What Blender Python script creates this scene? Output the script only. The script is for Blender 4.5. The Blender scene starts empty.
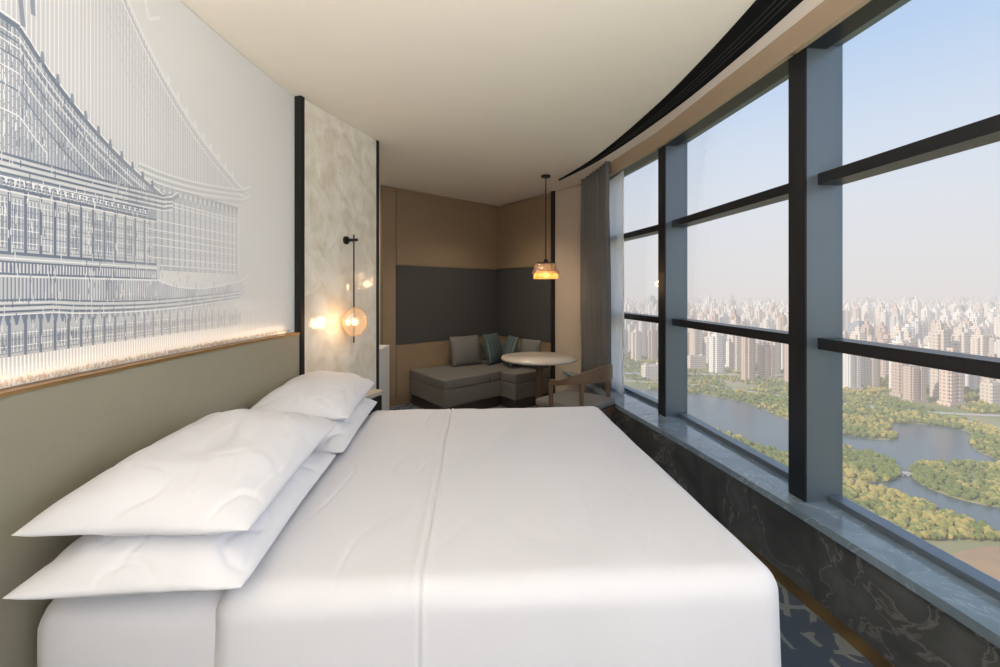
import bpy, bmesh, math, random
import numpy as np
from mathutils import Vector, Matrix
random.seed(7); rng=np.random.RandomState(7)
S=bpy.context.scene; COL=S.collection
S.view_settings.view_transform='Standard'
EYE=1.42; CEIL=2.67
# ---------------------------------------------------------------- helpers
def tag(o,label=None,cat=None,group=None,kind=None):
    if label: o["label"]=label
    if cat: o["category"]=cat
    if group: o["group"]=group
    if kind: o["kind"]=kind
    return o
def mesh(name,verts,faces,mat=None,parent=None,smooth=False):
    me=bpy.data.meshes.new(name); me.from_pydata([tuple(v) for v in verts],[],[tuple(f) for f in faces]); me.update()
    o=bpy.data.objects.new(name,me); COL.objects.link(o)
    if mat: me.materials.append(mat)
    if parent: o.parent=parent
    if smooth:
        for p in me.polygons: p.use_smooth=True
    return o
def frombm(name,bm,mat=None,parent=None,smooth=False,auto=None):
    me=bpy.data.meshes.new(name); bmesh.ops.recalc_face_normals(bm,faces=bm.faces); bm.to_mesh(me); bm.free()
    o=bpy.data.objects.new(name,me); COL.objects.link(o)
    if mat: me.materials.append(mat)
    if parent: o.parent=parent
    if smooth:
        for p in me.polygons: p.use_smooth=True
    return o
def empty(name,loc=(0,0,0),rz=0):
    o=bpy.data.objects.new(name,None); COL.objects.link(o); o.location=loc; o.rotation_euler=(0,0,rz); o.empty_display_size=.1
    return o
def box(name,c,d,mat=None,parent=None,rz=0,bev=0.0,rot=None):
    bm=bmesh.new(); bmesh.ops.create_cube(bm,size=1); bmesh.ops.scale(bm,vec=d,verts=bm.verts)
    if bev>0: bmesh.ops.bevel(bm,geom=bm.edges[:],offset=bev,segments=2,profile=.5,affect='EDGES')
    o=frombm(name,bm,mat,parent); o.location=c; o.rotation_euler=rot if rot else (0,0,rz); return o
def prism(name,poly,z0,z1,mat=None,parent=None):
    n=len(poly); v=[(p[0],p[1],z0) for p in poly]+[(p[0],p[1],z1) for p in poly]
    bm=bmesh.new(); bv=[bm.verts.new(q) for q in v]
    bm.faces.new(bv[:n]); bm.faces.new(bv[n:])
    for i in range(n): j=(i+1)%n; bm.faces.new((bv[i],bv[j],bv[n+j],bv[n+i]))
    return frombm(name,bm,mat,parent)
def offs(pts,d):
    out=[]
    for i,p in enumerate(pts):
        a=pts[max(i-1,0)]; b=pts[min(i+1,len(pts)-1)]
        t=Vector((b[0]-a[0],b[1]-a[1])).normalized(); nrm=Vector((-t.y,t.x))
        out.append((p[0]+nrm.x*d,p[1]+nrm.y*d))
    return out
def ribbon(name,pts,d0,d1,z0,z1,mat,parent=None):
    """curved strip between two lateral offsets of a plan polyline, quad by quad"""
    A=offs(pts,d0); B=offs(pts,d1); n=len(pts); v=[];f=[]
    for i in range(n): v+=[(A[i][0],A[i][1],z0),(B[i][0],B[i][1],z0),(B[i][0],B[i][1],z1),(A[i][0],A[i][1],z1)]
    for i in range(n-1):
        a=4*i;b=4*i+4
        for k in range(4): f.append((a+k,a+(k+1)%4,b+(k+1)%4,b+k))
    f.append((0,1,2,3)); f.append((4*n-4,4*n-3,4*n-2,4*n-1))
    bm=bmesh.new(); bv=[bm.verts.new(q) for q in v]
    for q in f: bm.faces.new([bv[k] for k in q])
    return frombm(name,bm,mat,parent)
def smoothpts(P,n=8):
    out=[]
    P=[Vector(p) for p in P]
    for i in range(len(P)-1):
        p0=P[max(i-1,0)];p1=P[i];p2=P[i+1];p3=P[min(i+2,len(P)-1)]
        for k in range(n):
            t=k/n
            out.append(tuple(.5*((2*p1)+(-p0+p2)*t+(2*p0-5*p1+4*p2-p3)*t*t+(-p0+3*p1-3*p2+p3)*t**3)))
    out.append(tuple(P[-1])); return out
def rbox(name,lo,hi,r,n,mat,parent=None,disp=None,nobottom=False):
    lo=Vector(lo);hi=Vector(hi); nx,ny,nz=n
    bm=bmesh.new()
    def face(o,a,b,na,nb):
        g=[[bm.verts.new(o+a*(i/na)+b*(j/nb)) for j in range(nb+1)] for i in range(na+1)]
        for i in range(na):
            for j in range(nb): bm.faces.new((g[i][j],g[i+1][j],g[i+1][j+1],g[i][j+1]))
    d=hi-lo; X=Vector((d.x,0,0));Y=Vector((0,d.y,0));Z=Vector((0,0,d.z))
    face(lo+Z,X,Y,nx,ny)
    if not nobottom: face(lo,X,Y,nx,ny)
    face(lo,X,Z,nx,nz);face(lo+Y,X,Z,nx,nz);face(lo,Y,Z,ny,nz);face(lo+X,Y,Z,ny,nz)
    bmesh.ops.remove_doubles(bm,verts=bm.verts,dist=1e-5)
    for v in bm.verts:
        p=v.co.copy(); q=Vector([min(max(p[k],lo[k]+r),hi[k]-r) for k in range(3)])
        if nobottom and p.z<lo.z+r: q.z=p.z
        dd=p-q
        if dd.length>1e-6:
            nr=dd.normalized(); p=q+nr*r
        else: nr=Vector((0,0,1))
        if disp: p=p+disp(p,nr)
        v.co=p
    return frombm(name,bm,mat,parent,True)
def cyl(name,c,r1,r2,h,mat,parent=None,seg=32,rot=None,smooth=True,cap=True):
    bm=bmesh.new(); bmesh.ops.create_cone(bm,cap_ends=cap,segments=seg,radius1=r1,radius2=r2,depth=h)
    o=frombm(name,bm,mat,parent,False); o.location=c
    if rot: o.rotation_euler=rot
    if smooth:
        for p in o.data.polygons:
            if len(p.vertices)==4: p.use_smooth=True
    return o
def lathe(name,prof,mat,parent=None,seg=48,loc=(0,0,0),flute=0,nf=0):
    v=[];f=[]
    for (r,z) in prof:
        for i in range(seg):
            a=2*math.pi*i/seg; rr=r*(1+flute*math.cos(nf*a)); v.append((rr*math.cos(a),rr*math.sin(a),z))
    for k in range(len(prof)-1):
        for i in range(seg):
            j=(i+1)%seg; f.append((k*seg+i,k*seg+j,(k+1)*seg+j,(k+1)*seg+i))
    o=mesh(name,v,f,mat,parent,True); o.location=loc; return o
def tube(name,pts,r,mat,parent=None,seg=10,flat=1.0,cyclic=False):
    cu=bpy.data.curves.new(name+"_c",'CURVE'); cu.dimensions='3D'; sp=cu.splines.new('POLY'); sp.points.add(len(pts)-1); sp.use_cyclic_u=cyclic
    for i,p in enumerate(pts): sp.points[i].co=(p[0],p[1],p[2],1)
    cu.bevel_depth=r; cu.bevel_resolution=4; cu.use_fill_caps=True
    t=bpy.data.objects.new("tmp",cu); COL.objects.link(t)
    bpy.context.view_layer.update()
    me=bpy.data.meshes.new_from_object(t.evaluated_get(bpy.context.evaluated_depsgraph_get()))
    bpy.data.objects.remove(t); me.name=name
    o=bpy.data.objects.new(name,me); COL.objects.link(o)
    me.materials.clear(); me.materials.append(mat)
    for p in me.polygons: p.use_smooth=True
    if parent: o.parent=parent
    return o
# ---------------------------------------------------------------- materials
def newmat(name):
    m=bpy.data.materials.new(name); m.use_nodes=True; nt=m.node_tree
    return m,nt,nt.nodes,nt.links,nt.nodes["Principled BSDF"]
def M(name,col,rough=.5,metal=0,bump=0,bscale=100,var=0,vscale=5,spec=.5,emit=None,es=0,sheen=0,stretch=None,coat=0):
    m,nt,N,L,B=newmat(name)
    B.inputs["Base Color"].default_value=(*col,1); B.inputs["Roughness"].default_value=rough; B.inputs["Metallic"].default_value=metal
    B.inputs["Specular IOR Level"].default_value=spec; B.inputs["Sheen Weight"].default_value=sheen; B.inputs["Coat Weight"].default_value=coat
    tc=N.new("ShaderNodeTexCoord"); mp=N.new("ShaderNodeMapping"); L.new(tc.outputs["Object"],mp.inputs[0])
    if stretch: mp.inputs["Scale"].default_value=stretch
    n=N.new("ShaderNodeTexNoise"); n.inputs["Scale"].default_value=vscale; n.inputs["Detail"].default_value=5
    L.new(mp.outputs[0],n.inputs["Vector"])
    mx=N.new("ShaderNodeMix"); mx.data_type='RGBA'
    v=max(var,.01)
    mx.inputs[6].default_value=(*[c*(1-v) for c in col],1); mx.inputs[7].default_value=(*[min(c*(1+v),1) for c in col],1)
    L.new(n.outputs["Fac"],mx.inputs[0]); L.new(mx.outputs[2],B.inputs["Base Color"])
    if bump>0:
        n2=N.new("ShaderNodeTexNoise"); n2.inputs["Scale"].default_value=bscale; n2.inputs["Detail"].default_value=3
        L.new(mp.outputs[0],n2.inputs["Vector"])
        b=N.new("ShaderNodeBump"); b.inputs["Strength"].default_value=bump; b.inputs["Distance"].default_value=.01
        L.new(n2.outputs["Fac"],b.inputs["Height"]); L.new(b.outputs[0],B.inputs["Normal"])
    if emit: B.inputs["Emission Color"].default_value=(*emit,1); B.inputs["Emission Strength"].default_value=es
    return m
white_linen=M("white_linen",(.77,.77,.81),.75,bump=.10,bscale=7,spec=.2,sheen=.1)
pillow_linen=M("pillow_linen",(.80,.80,.84),.75,bump=.16,bscale=8,spec=.2,sheen=.1)
ceil_paint=M("ceiling_paint",(.90,.835,.725),.85,spec=.2)
mural_base=M("mural_canvas",(.80,.80,.80),.6,spec=.2)
leather=M("headboard_leather",(.32,.295,.225),.5,bump=.1,bscale=220,var=.04)
brass=M("brass",(.55,.36,.16),.3,metal=.9)
gold_matte=M("bronze_band",(.46,.35,.24),.5,metal=0)
black=M("black_metal",(.012,.012,.013),.4,metal=.3)
blackm=M("black_lacquer",(.02,.019,.018),.35)
frame_blue=M("window_metal",(.17,.21,.25),.35,metal=.55)
frame_dark=M("window_dark_metal",(.018,.02,.024),.35,metal=.4)
woodp=M("oak_fabric_panel",(.28,.20,.125),.6,bump=.25,bscale=300,var=.18,vscale=90,stretch=(1,1,.3))
woodlt=M("oak_veneer",(.29,.205,.125),.5,var=.18,vscale=30,stretch=(3,3,.2))
darkfab=M("charcoal_fabric",(.06,.059,.058),.9,bump=.3,bscale=400,var=.3,vscale=150)
greyfab=M("grey_upholstery",(.17,.162,.148),.9,bump=.3,bscale=350,var=.08,vscale=200)
cushgrey=M("grey_cushion_fabric",(.15,.147,.138),.9,bump=.3,bscale=350,var=.15,vscale=90)
def stripes(name,a,b,sc):
    m,nt,N,L,B=newmat(name); tc=N.new("ShaderNodeTexCoord"); w=N.new("ShaderNodeTexWave"); w.inputs["Scale"].default_value=sc; w.bands_direction='Y'; w.inputs["Distortion"].default_value=.6
    L.new(tc.outputs["Object"],w.inputs[0]); r=N.new("ShaderNodeMix"); r.data_type='RGBA'; r.inputs[6].default_value=(*a,1); r.inputs[7].default_value=(*b,1); L.new(w.outputs["Fac"],r.inputs[0]); L.new(r.outputs[2],B.inputs["Base Color"]); B.inputs["Roughness"].default_value=.85
    return m
teal=stripes("teal_striped_fabric",(.03,.06,.07),(.13,.17,.17),8)
woodch=M("walnut_wood",(.12,.07,.04),.45,var=.2,vscale=40,stretch=(1,1,.2))
basewood=M("dark_sofa_base_wood",(.055,.04,.03),.5,var=.2,vscale=30)
beigewall=M("beige_wallcovering",(.50,.43,.35),.7,bump=.05,bscale=200)
curtainm=M("grey_curtain_fabric",(.15,.148,.146),.9,bump=.2,bscale=300,var=.1,vscale=150)
whitecab=M("white_lacquer",(.75,.75,.74),.4)
tabletop=M("travertine_top",(.58,.52,.45),.25,var=.1,vscale=12)
backwallm=M("back_wall_paint",(.66,.61,.55),.8)
bulbm=M("warm_bulb",(1,.8,.5),.5,emit=(1,.68,.36),es=5)
def glassmat(name,tint=(.97,.985,1),gl=.05):
    m=bpy.data.materials.new(name); m.use_nodes=True; nt=m.node_tree; N=nt.nodes; L=nt.links; N.clear()
    o=N.new("ShaderNodeOutputMaterial"); t=N.new("ShaderNodeBsdfTransparent"); t.inputs[0].default_value=(*tint,1)
    g=N.new("ShaderNodeBsdfGlossy"); g.inputs["Roughness"].default_value=.02
    lw=N.new("ShaderNodeLayerWeight"); lw.inputs[0].default_value=.12
    ml=N.new("ShaderNodeMath"); ml.operation='MULTIPLY'; ml.inputs[1].default_value=gl*4; L.new(lw.outputs["Fresnel"],ml.inputs[0])
    mx=N.new("ShaderNodeMixShader"); L.new(ml.outputs[0],mx.inputs[0]); L.new(t.outputs[0],mx.inputs[1]); L.new(g.outputs[0],mx.inputs[2]); L.new(mx.outputs[0],o.inputs[0])
    return m
glass=glassmat("window_glass",gl=.03)
def shademat(name,col,es,tr_=.5,gl=.12,ecol=None):
    m=bpy.data.materials.new(name); m.use_nodes=True; nt=m.node_tree; N=nt.nodes; L=nt.links; N.clear()
    o=N.new("ShaderNodeOutputMaterial"); t=N.new("ShaderNodeBsdfTransparent"); t.inputs[0].default_value=(*col,1)
    g=N.new("ShaderNodeBsdfGlossy"); g.inputs["Roughness"].default_value=.1
    tr=N.new("ShaderNodeBsdfTranslucent"); tr.inputs[0].default_value=(*col,1)
    e=N.new("ShaderNodeEmission"); e.inputs[0].default_value=(*(ecol or col),1); e.inputs[1].default_value=es
    m1=N.new("ShaderNodeMixShader"); m1.inputs[0].default_value=tr_; L.new(t.outputs[0],m1.inputs[1]); L.new(tr.outputs[0],m1.inputs[2])
    m2=N.new("ShaderNodeMixShader"); m2.inputs[0].default_value=gl; L.new(m1.outputs[0],m2.inputs[1]); L.new(g.outputs[0],m2.inputs[2])
    a=N.new("ShaderNodeAddShader"); L.new(m2.outputs[0],a.inputs[0]); L.new(e.outputs[0],a.inputs[1]); L.new(a.outputs[0],o.inputs[0])
    return m
amber=shademat("amber_glass",(1,.56,.18),.28)
cleargl=shademat("smoked_clear_glass",(.80,.75,.68),.04,.2,.18)
globeglass=shademat("warm_frosted_glass",(1,.84,.66),.14,.22,.12,(1,.70,.44))
def sheer():
    m=bpy.data.materials.new("sheer_voile"); m.use_nodes=True; nt=m.node_tree; N=nt.nodes; L=nt.links; N.clear()
    o=N.new("ShaderNodeOutputMaterial"); t=N.new("ShaderNodeBsdfTransparent"); d=N.new("ShaderNodeBsdfDiffuse"); d.inputs[0].default_value=(.9,.92,.95,1); tr=N.new("ShaderNodeBsdfTranslucent"); tr.inputs[0].default_value=(.97,.98,1,1)
    a=N.new("ShaderNodeMixShader"); a.inputs[0].default_value=.8; L.new(d.outputs[0],a.inputs[1]); L.new(tr.outputs[0],a.inputs[2])
    b=N.new("ShaderNodeMixShader"); b.inputs[0].default_value=.85; L.new(t.outputs[0],b.inputs[1]); L.new(a.outputs[0],b.inputs[2]); L.new(b.outputs[0],o.inputs[0]); return m
sheerm=sheer()
def pearl():
    m,nt,N,L,B=newmat("mother_of_pearl_panel")
    tc=N.new("ShaderNodeTexCoord")
    n=N.new("ShaderNodeTexNoise"); n.inputs["Scale"].default_value=7; n.inputs["Detail"].default_value=2; n.inputs["Distortion"].default_value=.5; L.new(tc.outputs["Object"],n.inputs["Vector"])
    r=N.new("ShaderNodeValToRGB"); r.color_ramp.elements[0].position=.32; r.color_ramp.elements[0].color=(.74,.68,.56,1); r.color_ramp.elements[1].position=.65; r.color_ramp.elements[1].color=(.88,.85,.77,1)
    L.new(n.outputs["Fac"],r.inputs[0]); L.new(r.outputs[0],B.inputs["Base Color"])
    b=N.new("ShaderNodeBump"); b.inputs["Strength"].default_value=.45; b.inputs["Distance"].default_value=.04; L.new(n.outputs["Fac"],b.inputs["Height"]); L.new(b.outputs[0],B.inputs["Normal"])
    B.inputs["Roughness"].default_value=.13; B.inputs["Specular IOR Level"].default_value=1.0; B.inputs["Coat Weight"].default_value=.6; B.inputs["Coat Roughness"].default_value=.08
    return m
pearlm=pearl()
def stone(name,c1,c2,rough,scale=2.5,mixk=3.,bw=.006,lo=.8,hi=1.25):
    m,nt,N,L,B=newmat(name); tc=N.new("ShaderNodeTexCoord")
    n=N.new("ShaderNodeTexNoise"); n.inputs["Scale"].default_value=scale; n.inputs["Detail"].default_value=9; n.inputs["Distortion"].default_value=1.2; L.new(tc.outputs["Object"],n.inputs["Vector"])
    r=N.new("ShaderNodeValToRGB"); e=r.color_ramp.elements; e[0].position=.3; e[0].color=(*[c*lo for c in c1],1); e[1].position=.7; e[1].color=(*[c*hi for c in c1],1)
    for p,c in ((.5-bw*2,c1),(.5,c2),(.5+bw*2,c1)):
        q=e.new(p); q.color=(*c,1)
    L.new(n.outputs["Fac"],r.inputs[0]); L.new(r.outputs[0],B.inputs["Base Color"]); B.inputs["Roughness"].default_value=rough
    return m
stone_dark=stone("dark_marble",(.082,.084,.082),(.19,.185,.17),.12,3.0,bw=.007,lo=.65,hi=1.5)
stone_top=stone("grey_stone_ledge",(.20,.26,.31),(.33,.40,.45),.03,4)
def carpet():
    m,nt,N,L,B=newmat("navy_patterned_carpet"); tc=N.new("ShaderNodeTexCoord")
    n=N.new("ShaderNodeTexNoise"); n.inputs["Scale"].default_value=3; n.inputs["Detail"].default_value=1; L.new(tc.outputs["Object"],n.inputs["Vector"])
    ad=N.new("ShaderNodeMix"); ad.data_type='VECTOR'; ad.inputs[0].default_value=.25; L.new(tc.outputs["Object"],ad.inputs[4]); L.new(n.outputs["Color"],ad.inputs[5])
    v=N.new("ShaderNodeTexVoronoi"); v.feature='DISTANCE_TO_EDGE'; v.distance='EUCLIDEAN'; v.inputs["Scale"].default_value=10; v.inputs["Randomness"].default_value=.7; L.new(ad.outputs[1],v.inputs["Vector"])
    lt=N.new("ShaderNodeMath"); lt.operation='LESS_THAN'; lt.inputs[1].default_value=.10; L.new(v.outputs["Distance"],lt.inputs[0])
    n2=N.new("ShaderNodeTexNoise"); n2.inputs["Scale"].default_value=6; L.new(tc.outputs["Object"],n2.inputs["Vector"])
    g=N.new("ShaderNodeMath"); g.operation='GREATER_THAN'; g.inputs[1].default_value=.46; L.new(n2.outputs["Fac"],g.inputs[0])
    mu=N.new("ShaderNodeMath"); mu.operation='MULTIPLY'; L.new(lt.outputs[0],mu.inputs[0]); L.new(g.outputs[0],mu.inputs[1])
    mx=N.new("ShaderNodeMix"); mx.data_type='RGBA'; mx.inputs[6].default_value=(.06,.085,.13,1); mx.inputs[7].default_value=(.20,.22,.235,1); L.new(mu.outputs[0],mx.inputs[0])
    L.new(mx.outputs[2],B.inputs["Base Color"]); B.inputs["Roughness"].default_value=.95
    n3=N.new("ShaderNodeTexNoise"); n3.inputs["Scale"].default_value=300; L.new(tc.outputs["Object"],n3.inputs["Vector"])
    b=N.new("ShaderNodeBump"); b.inputs["Strength"].default_value=.4; b.inputs["Distance"].default_value=.01; L.new(n3.outputs["Fac"],b.inputs["Height"]); L.new(b.outputs[0],B.inputs["Normal"])
    return m
carpetm=carpet()
# outdoor materials with aerial haze depending on true distance from the tower
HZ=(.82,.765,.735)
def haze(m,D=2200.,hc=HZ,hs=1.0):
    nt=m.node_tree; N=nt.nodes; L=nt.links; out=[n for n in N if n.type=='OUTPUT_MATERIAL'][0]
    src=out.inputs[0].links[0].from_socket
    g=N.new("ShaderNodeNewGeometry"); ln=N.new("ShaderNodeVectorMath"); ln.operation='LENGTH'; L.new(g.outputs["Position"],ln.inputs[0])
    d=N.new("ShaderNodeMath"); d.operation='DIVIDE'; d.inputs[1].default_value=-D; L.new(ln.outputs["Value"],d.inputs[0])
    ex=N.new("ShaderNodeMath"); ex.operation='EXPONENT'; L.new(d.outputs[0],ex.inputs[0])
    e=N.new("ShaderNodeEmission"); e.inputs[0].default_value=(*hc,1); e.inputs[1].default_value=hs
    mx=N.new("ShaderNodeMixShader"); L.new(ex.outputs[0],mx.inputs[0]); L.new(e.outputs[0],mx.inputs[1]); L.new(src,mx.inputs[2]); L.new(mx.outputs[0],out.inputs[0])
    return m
def facade(name,wall,win,fh=3.2,fw=3.6):
    m,nt,N,L,B=newmat(name); tc=N.new("ShaderNodeTexCoord"); sp=N.new("ShaderNodeSeparateXYZ"); L.new(tc.outputs["Object"],sp.inputs[0])
    def fr(sock,s,th):
        a=N.new("ShaderNodeMath"); a.operation='DIVIDE'; a.inputs[1].default_value=s; L.new(sock,a.inputs[0])
        b=N.new("ShaderNodeMath"); b.operation='FRACT'; L.new(a.outputs[0],b.inputs[0])
        c=N.new("ShaderNodeMath"); c.operation='LESS_THAN'; c.inputs[1].default_value=th; L.new(b.outputs[0],c.inputs[0]); return c.outputs[0]
    ad=N.new("ShaderNodeMath"); ad.operation='ADD'; L.new(sp.outputs[0],ad.inputs[0]); L.new(sp.outputs[1],ad.inputs[1])
    a=fr(sp.outputs[2],fh,.45); b=fr(ad.outputs[0],fw,.55)
    mu=N.new("ShaderNodeMath"); mu.operation='MULTIPLY'; L.new(a,mu.inputs[0]); L.new(b,mu.inputs[1])
    oi=N.new("ShaderNodeObjectInfo"); hs=N.new("ShaderNodeHueSaturation"); hs.inputs["Color"].default_value=(*wall,1)
    mr=N.new("ShaderNodeMapRange"); mr.inputs[3].default_value=.8; mr.inputs[4].default_value=1.1; L.new(oi.outputs["Random"],mr.inputs[0]); L.new(mr.outputs[0],hs.inputs["Value"])
    mx=N.new("ShaderNodeMix"); mx.data_type='RGBA'; L.new(hs.outputs[0],mx.inputs[6]); mx.inputs[7].default_value=(*win,1); L.new(mu.outputs[0],mx.inputs[0])
    L.new(mx.outputs[2],B.inputs["Base Color"]); B.inputs["Roughness"].default_value=.7
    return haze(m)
fac=[facade("cream_tower_facade",(.70,.60,.50),(.36,.31,.28)),facade("white_tower_facade",(.76,.71,.65),(.38,.36,.35)),facade("rose_tower_facade",(.62,.47,.38),(.30,.25,.22)),facade("grey_glass_facade",(.32,.33,.35),(.19,.21,.24))]
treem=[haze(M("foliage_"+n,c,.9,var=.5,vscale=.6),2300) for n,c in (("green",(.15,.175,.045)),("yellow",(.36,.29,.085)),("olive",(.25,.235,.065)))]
def groundm():
    m,nt,N,L,B=newmat("park_ground"); g=N.new("ShaderNodeNewGeometry")
    n=N.new("ShaderNodeTexNoise"); n.inputs["Scale"].default_value=.012; n.inputs["Detail"].default_value=8; L.new(g.outputs["Position"],n.inputs["Vector"])
    r=N.new("ShaderNodeValToRGB"); e=r.color_ramp.elements; e[0].position=.32; e[0].color=(.15,.17,.05,1); e[1].position=.7; e[1].color=(.38,.32,.20,1)
    q=e.new(.5); q.color=(.26,.25,.09,1)
    L.new(n.outputs["Fac"],r.inputs[0]); L.new(r.outputs[0],B.inputs["Base Color"]); B.inputs["Roughness"].default_value=.95
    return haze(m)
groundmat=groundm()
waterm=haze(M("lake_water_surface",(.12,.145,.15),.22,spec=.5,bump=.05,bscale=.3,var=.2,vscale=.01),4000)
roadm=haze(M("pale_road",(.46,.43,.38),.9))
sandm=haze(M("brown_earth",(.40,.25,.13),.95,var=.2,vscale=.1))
# ---------------------------------------------------------------- world & sun
W=bpy.data.worlds.new("World"); S.world=W; W.use_nodes=True; N=W.node_tree.nodes; L=W.node_tree.links; N.clear()
wo=N.new("ShaderNodeOutputWorld"); bg=N.new("ShaderNodeBackground"); L.new(bg.outputs[0],wo.inputs[0])
tc=N.new("ShaderNodeTexCoord"); sp=N.new("ShaderNodeSeparateXYZ"); L.new(tc.outputs["Generated"],sp.inputs[0])
rp=N.new("ShaderNodeValToRGB"); e=rp.color_ramp.elements
e[0].position=0.0; e[0].color=(*HZ,1); e[1].position=.75; e[1].color=(.32,.51,.82,1)
for p,c in ((.05,(.82,.785,.77)),(.15,(.79,.80,.835)),(.27,(.70,.77,.88)),(.40,(.54,.68,.88))):
    q=e.new(p); q.color=(*c,1)
L.new(sp.outputs[2],rp.inputs[0]); L.new(rp.outputs[0],bg.inputs[0]); bg.inputs[1].default_value=1.0
sd=bpy.data.lights.new("sun","SUN"); sd.energy=4.2; sd.color=(1,.88,.74); sd.angle=.03
so=bpy.data.objects.new("sun",sd); COL.objects.link(so); so.rotation_euler=Vector((.80,.30,-.52)).to_track_quat('-Z','Y').to_euler()
# ---------------------------------------------------------------- room plan
def mx_(y): return -1.39+.047*(max(y,0)-1.9)**2
mural_line=[(mx_(y),y) for y in np.linspace(.15,2.98,41)]
glassn=[(1.70,-2.7),(1.72,-.55),(1.68,.87),(1.575,2.21),(1.435,3.66),(1.17,5.05)]
sill_in=smoothpts([(1.50,-2.7),(1.50,.4),(1.43,1.3),(1.34,2.1),(1.21,2.93),(.985,4.13),(.77,5.70)],8)
C=Vector((-.04,6.85)); va=Vector((-.71,-.704)); vb=Vector((.582,-.813))
def nk(s,t): p=C+va*s+vb*t; return (p.x,p.y)
fl=prism("floor",[(-3.3,-2.8)]+[(x-.02,y) for x,y in glassn]+[(1.05,5.5),(1.05,7.2),(-3.3,7.2)],-.1,0,carpetm); tag(fl,"dark navy patterned hotel room carpet","floor",kind="structure")
cpoly=[(-3.3,-2.8),(1.80,-2.8),(1.83,-.55),(1.79,.9),(1.68,2.25),(1.54,3.7),(1.28,5.1),(1.2,5.6),(1.2,7.3),(-3.3,7.3)]
ce=prism("ceiling",cpoly,CEIL,CEIL+.15,ceil_paint); tag(ce,"smooth cream painted ceiling with curved edge","ceiling",kind="structure")
for nm_,seg in (("wall_left",mural_line[0:11]),("wall_left_second",mural_line[10:21]),("wall_left_third",mural_line[20:31]),("wall_left_fourth",mural_line[30:41])):
    mw=ribbon(nm_,seg,0.012,.14,0,CEIL,beigewall); tag(mw,"curved wall behind the bed head","wall",kind="structure")
mw=ribbon("wall_left_rear",[(-1.22,-2.7),(-1.22,-.6),mural_line[0]],0.012,.14,0,CEIL,beigewall); tag(mw,"plain wall beside the bed","wall",kind="structure")
bw=box("wall_back",(.25,-2.78,CEIL/2),(3.2,.14,CEIL),backwallm); tag(bw,"plain beige wall behind the bed side","wall",kind="structure")
def wallseg(name,p,q,th,mat,z0=0,z1=CEIL,side=1):
    p=Vector(p);q=Vector(q); t=(q-p).normalized(); n=Vector((-t.y,t.x))*side*th
    return prism(name,[p,q,q+n,p+n],z0,z1,mat)
wn=wallseg("wall_nook_left",nk(1.94,0),nk(-.05,0),.12,woodlt,side=1); tag(wn,"oak panelled wall of the seating corner","wall",kind="structure")
wr=wallseg("wall_nook_right",nk(-.05,0),(C+vb*1.95),.12,woodlt,side=1); tag(wr,"oak panelled wall beside the curtain","wall",kind="structure")
wh=box("wall_hall_far",(-2.2,5.56,CEIL/2),(1.6,.12,CEIL),backwallm); tag(wh,"plain wall of the entry hall","wall",kind="structure")
wo_=box("wall_hall_outer",(-3.0,4.6,CEIL/2),(.12,2.0,CEIL),backwallm); tag(wo_,"plain outer wall of the entry hall","wall",kind="structure")
wp=box("wall_hall_near",(-2.15,3.7,CEIL/2),(1.75,.12,CEIL),backwallm); tag(wp,"plain near wall of the entry hall","wall",kind="structure")
def panel_on(name,axis,s0,s1,z0,z1,mat,th=.018,off=.0):
    if axis=='a': f=lambda s,t: nk(s,t); inward=vb-va*va.dot(vb); 
    else: f=lambda s,t: nk(t,s); inward=va-vb*vb.dot(va)
    inward=inward.normalized()
    p=Vector(f(s0,0))+inward*(.001+off); q=Vector(f(s1,0))+inward*(.001+off)
    return prism(name,[p,q,q+inward*th,p+inward*th],z0,z1,mat)
k=0
def trim(o,label):
    global k
    k+=1; o.name="trim_%d"%k; tag(o,label,"trim",kind="structure"); return o
Zb0,Zb1=.75,1.72
specs=[('a',.02,1.74,Zb1+.012,CEIL-.03,woodp,"tan woven wall panel above the charcoal band"),
('a',.02,1.74,Zb0,Zb1,darkfab,"charcoal woven fabric wall band"),
('a',.02,.86,.10,Zb0-.012,woodlt,"oak lower wall panel"),('a',.87,1.74,.10,Zb0-.012,woodlt,"oak lower wall panel"),
('a',1.752,1.93,.10,CEIL-.03,woodp,"narrow tan woven vertical wall panel"),
('b',.02,1.22,Zb1+.012,CEIL-.03,woodp,"tan woven wall panel above the charcoal band"),
('b',.02,1.22,Zb0,Zb1,darkfab,"charcoal woven fabric wall band"),
('b',.02,1.22,.10,Zb0-.012,woodlt,"oak lower wall panel"),
('b',1.29,1.93,.0,CEIL-.01,beigewall,"pale beige wallcovering panel"),]
for (ax,s0,s1,z0,z1,m,lab) in specs: trim(panel_on("p",ax,s0,s1,z0,z1,m),lab)
trim(panel_on("p",'b',1.225,1.285,0,CEIL,blackm,th=.035),"slim black vertical wall strip")
# pearl divider panel
pp=Vector((-1.285,2.99)); pq=Vector((-1.03,3.83)); pt=(pq-pp).normalized(); pn=Vector((pt.y,-pt.x))
pe=empty("divider_panel",(0,0,0)); tag(pe,"tall pearlescent textured panel with slim black edges","wall panel")
def slab(name,p,q,n,th,z0,z1,m,par): return prism(name,[p,q,q-n*th,p-n*th],z0,z1,m,par)
slab("panel_face",pp,pq,pn,.05,.0,CEIL-.002,pearlm,pe)
slab("panel_backing",pp-pn*.051,pq-pn*.051,pn,.09,0,CEIL-.003,backwallm,pe)
slab("edge_trim",pq+pt*.002+pn*.008,pq+pt*.03+pn*.008,pn,.15,0,CEIL-.002,black,pe)
slab("edge_trim",pp-pt*.036+pn*.02,pp-pt*.002+pn*.02,pn,.10,0,CEIL-.002,black,pe)
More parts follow.
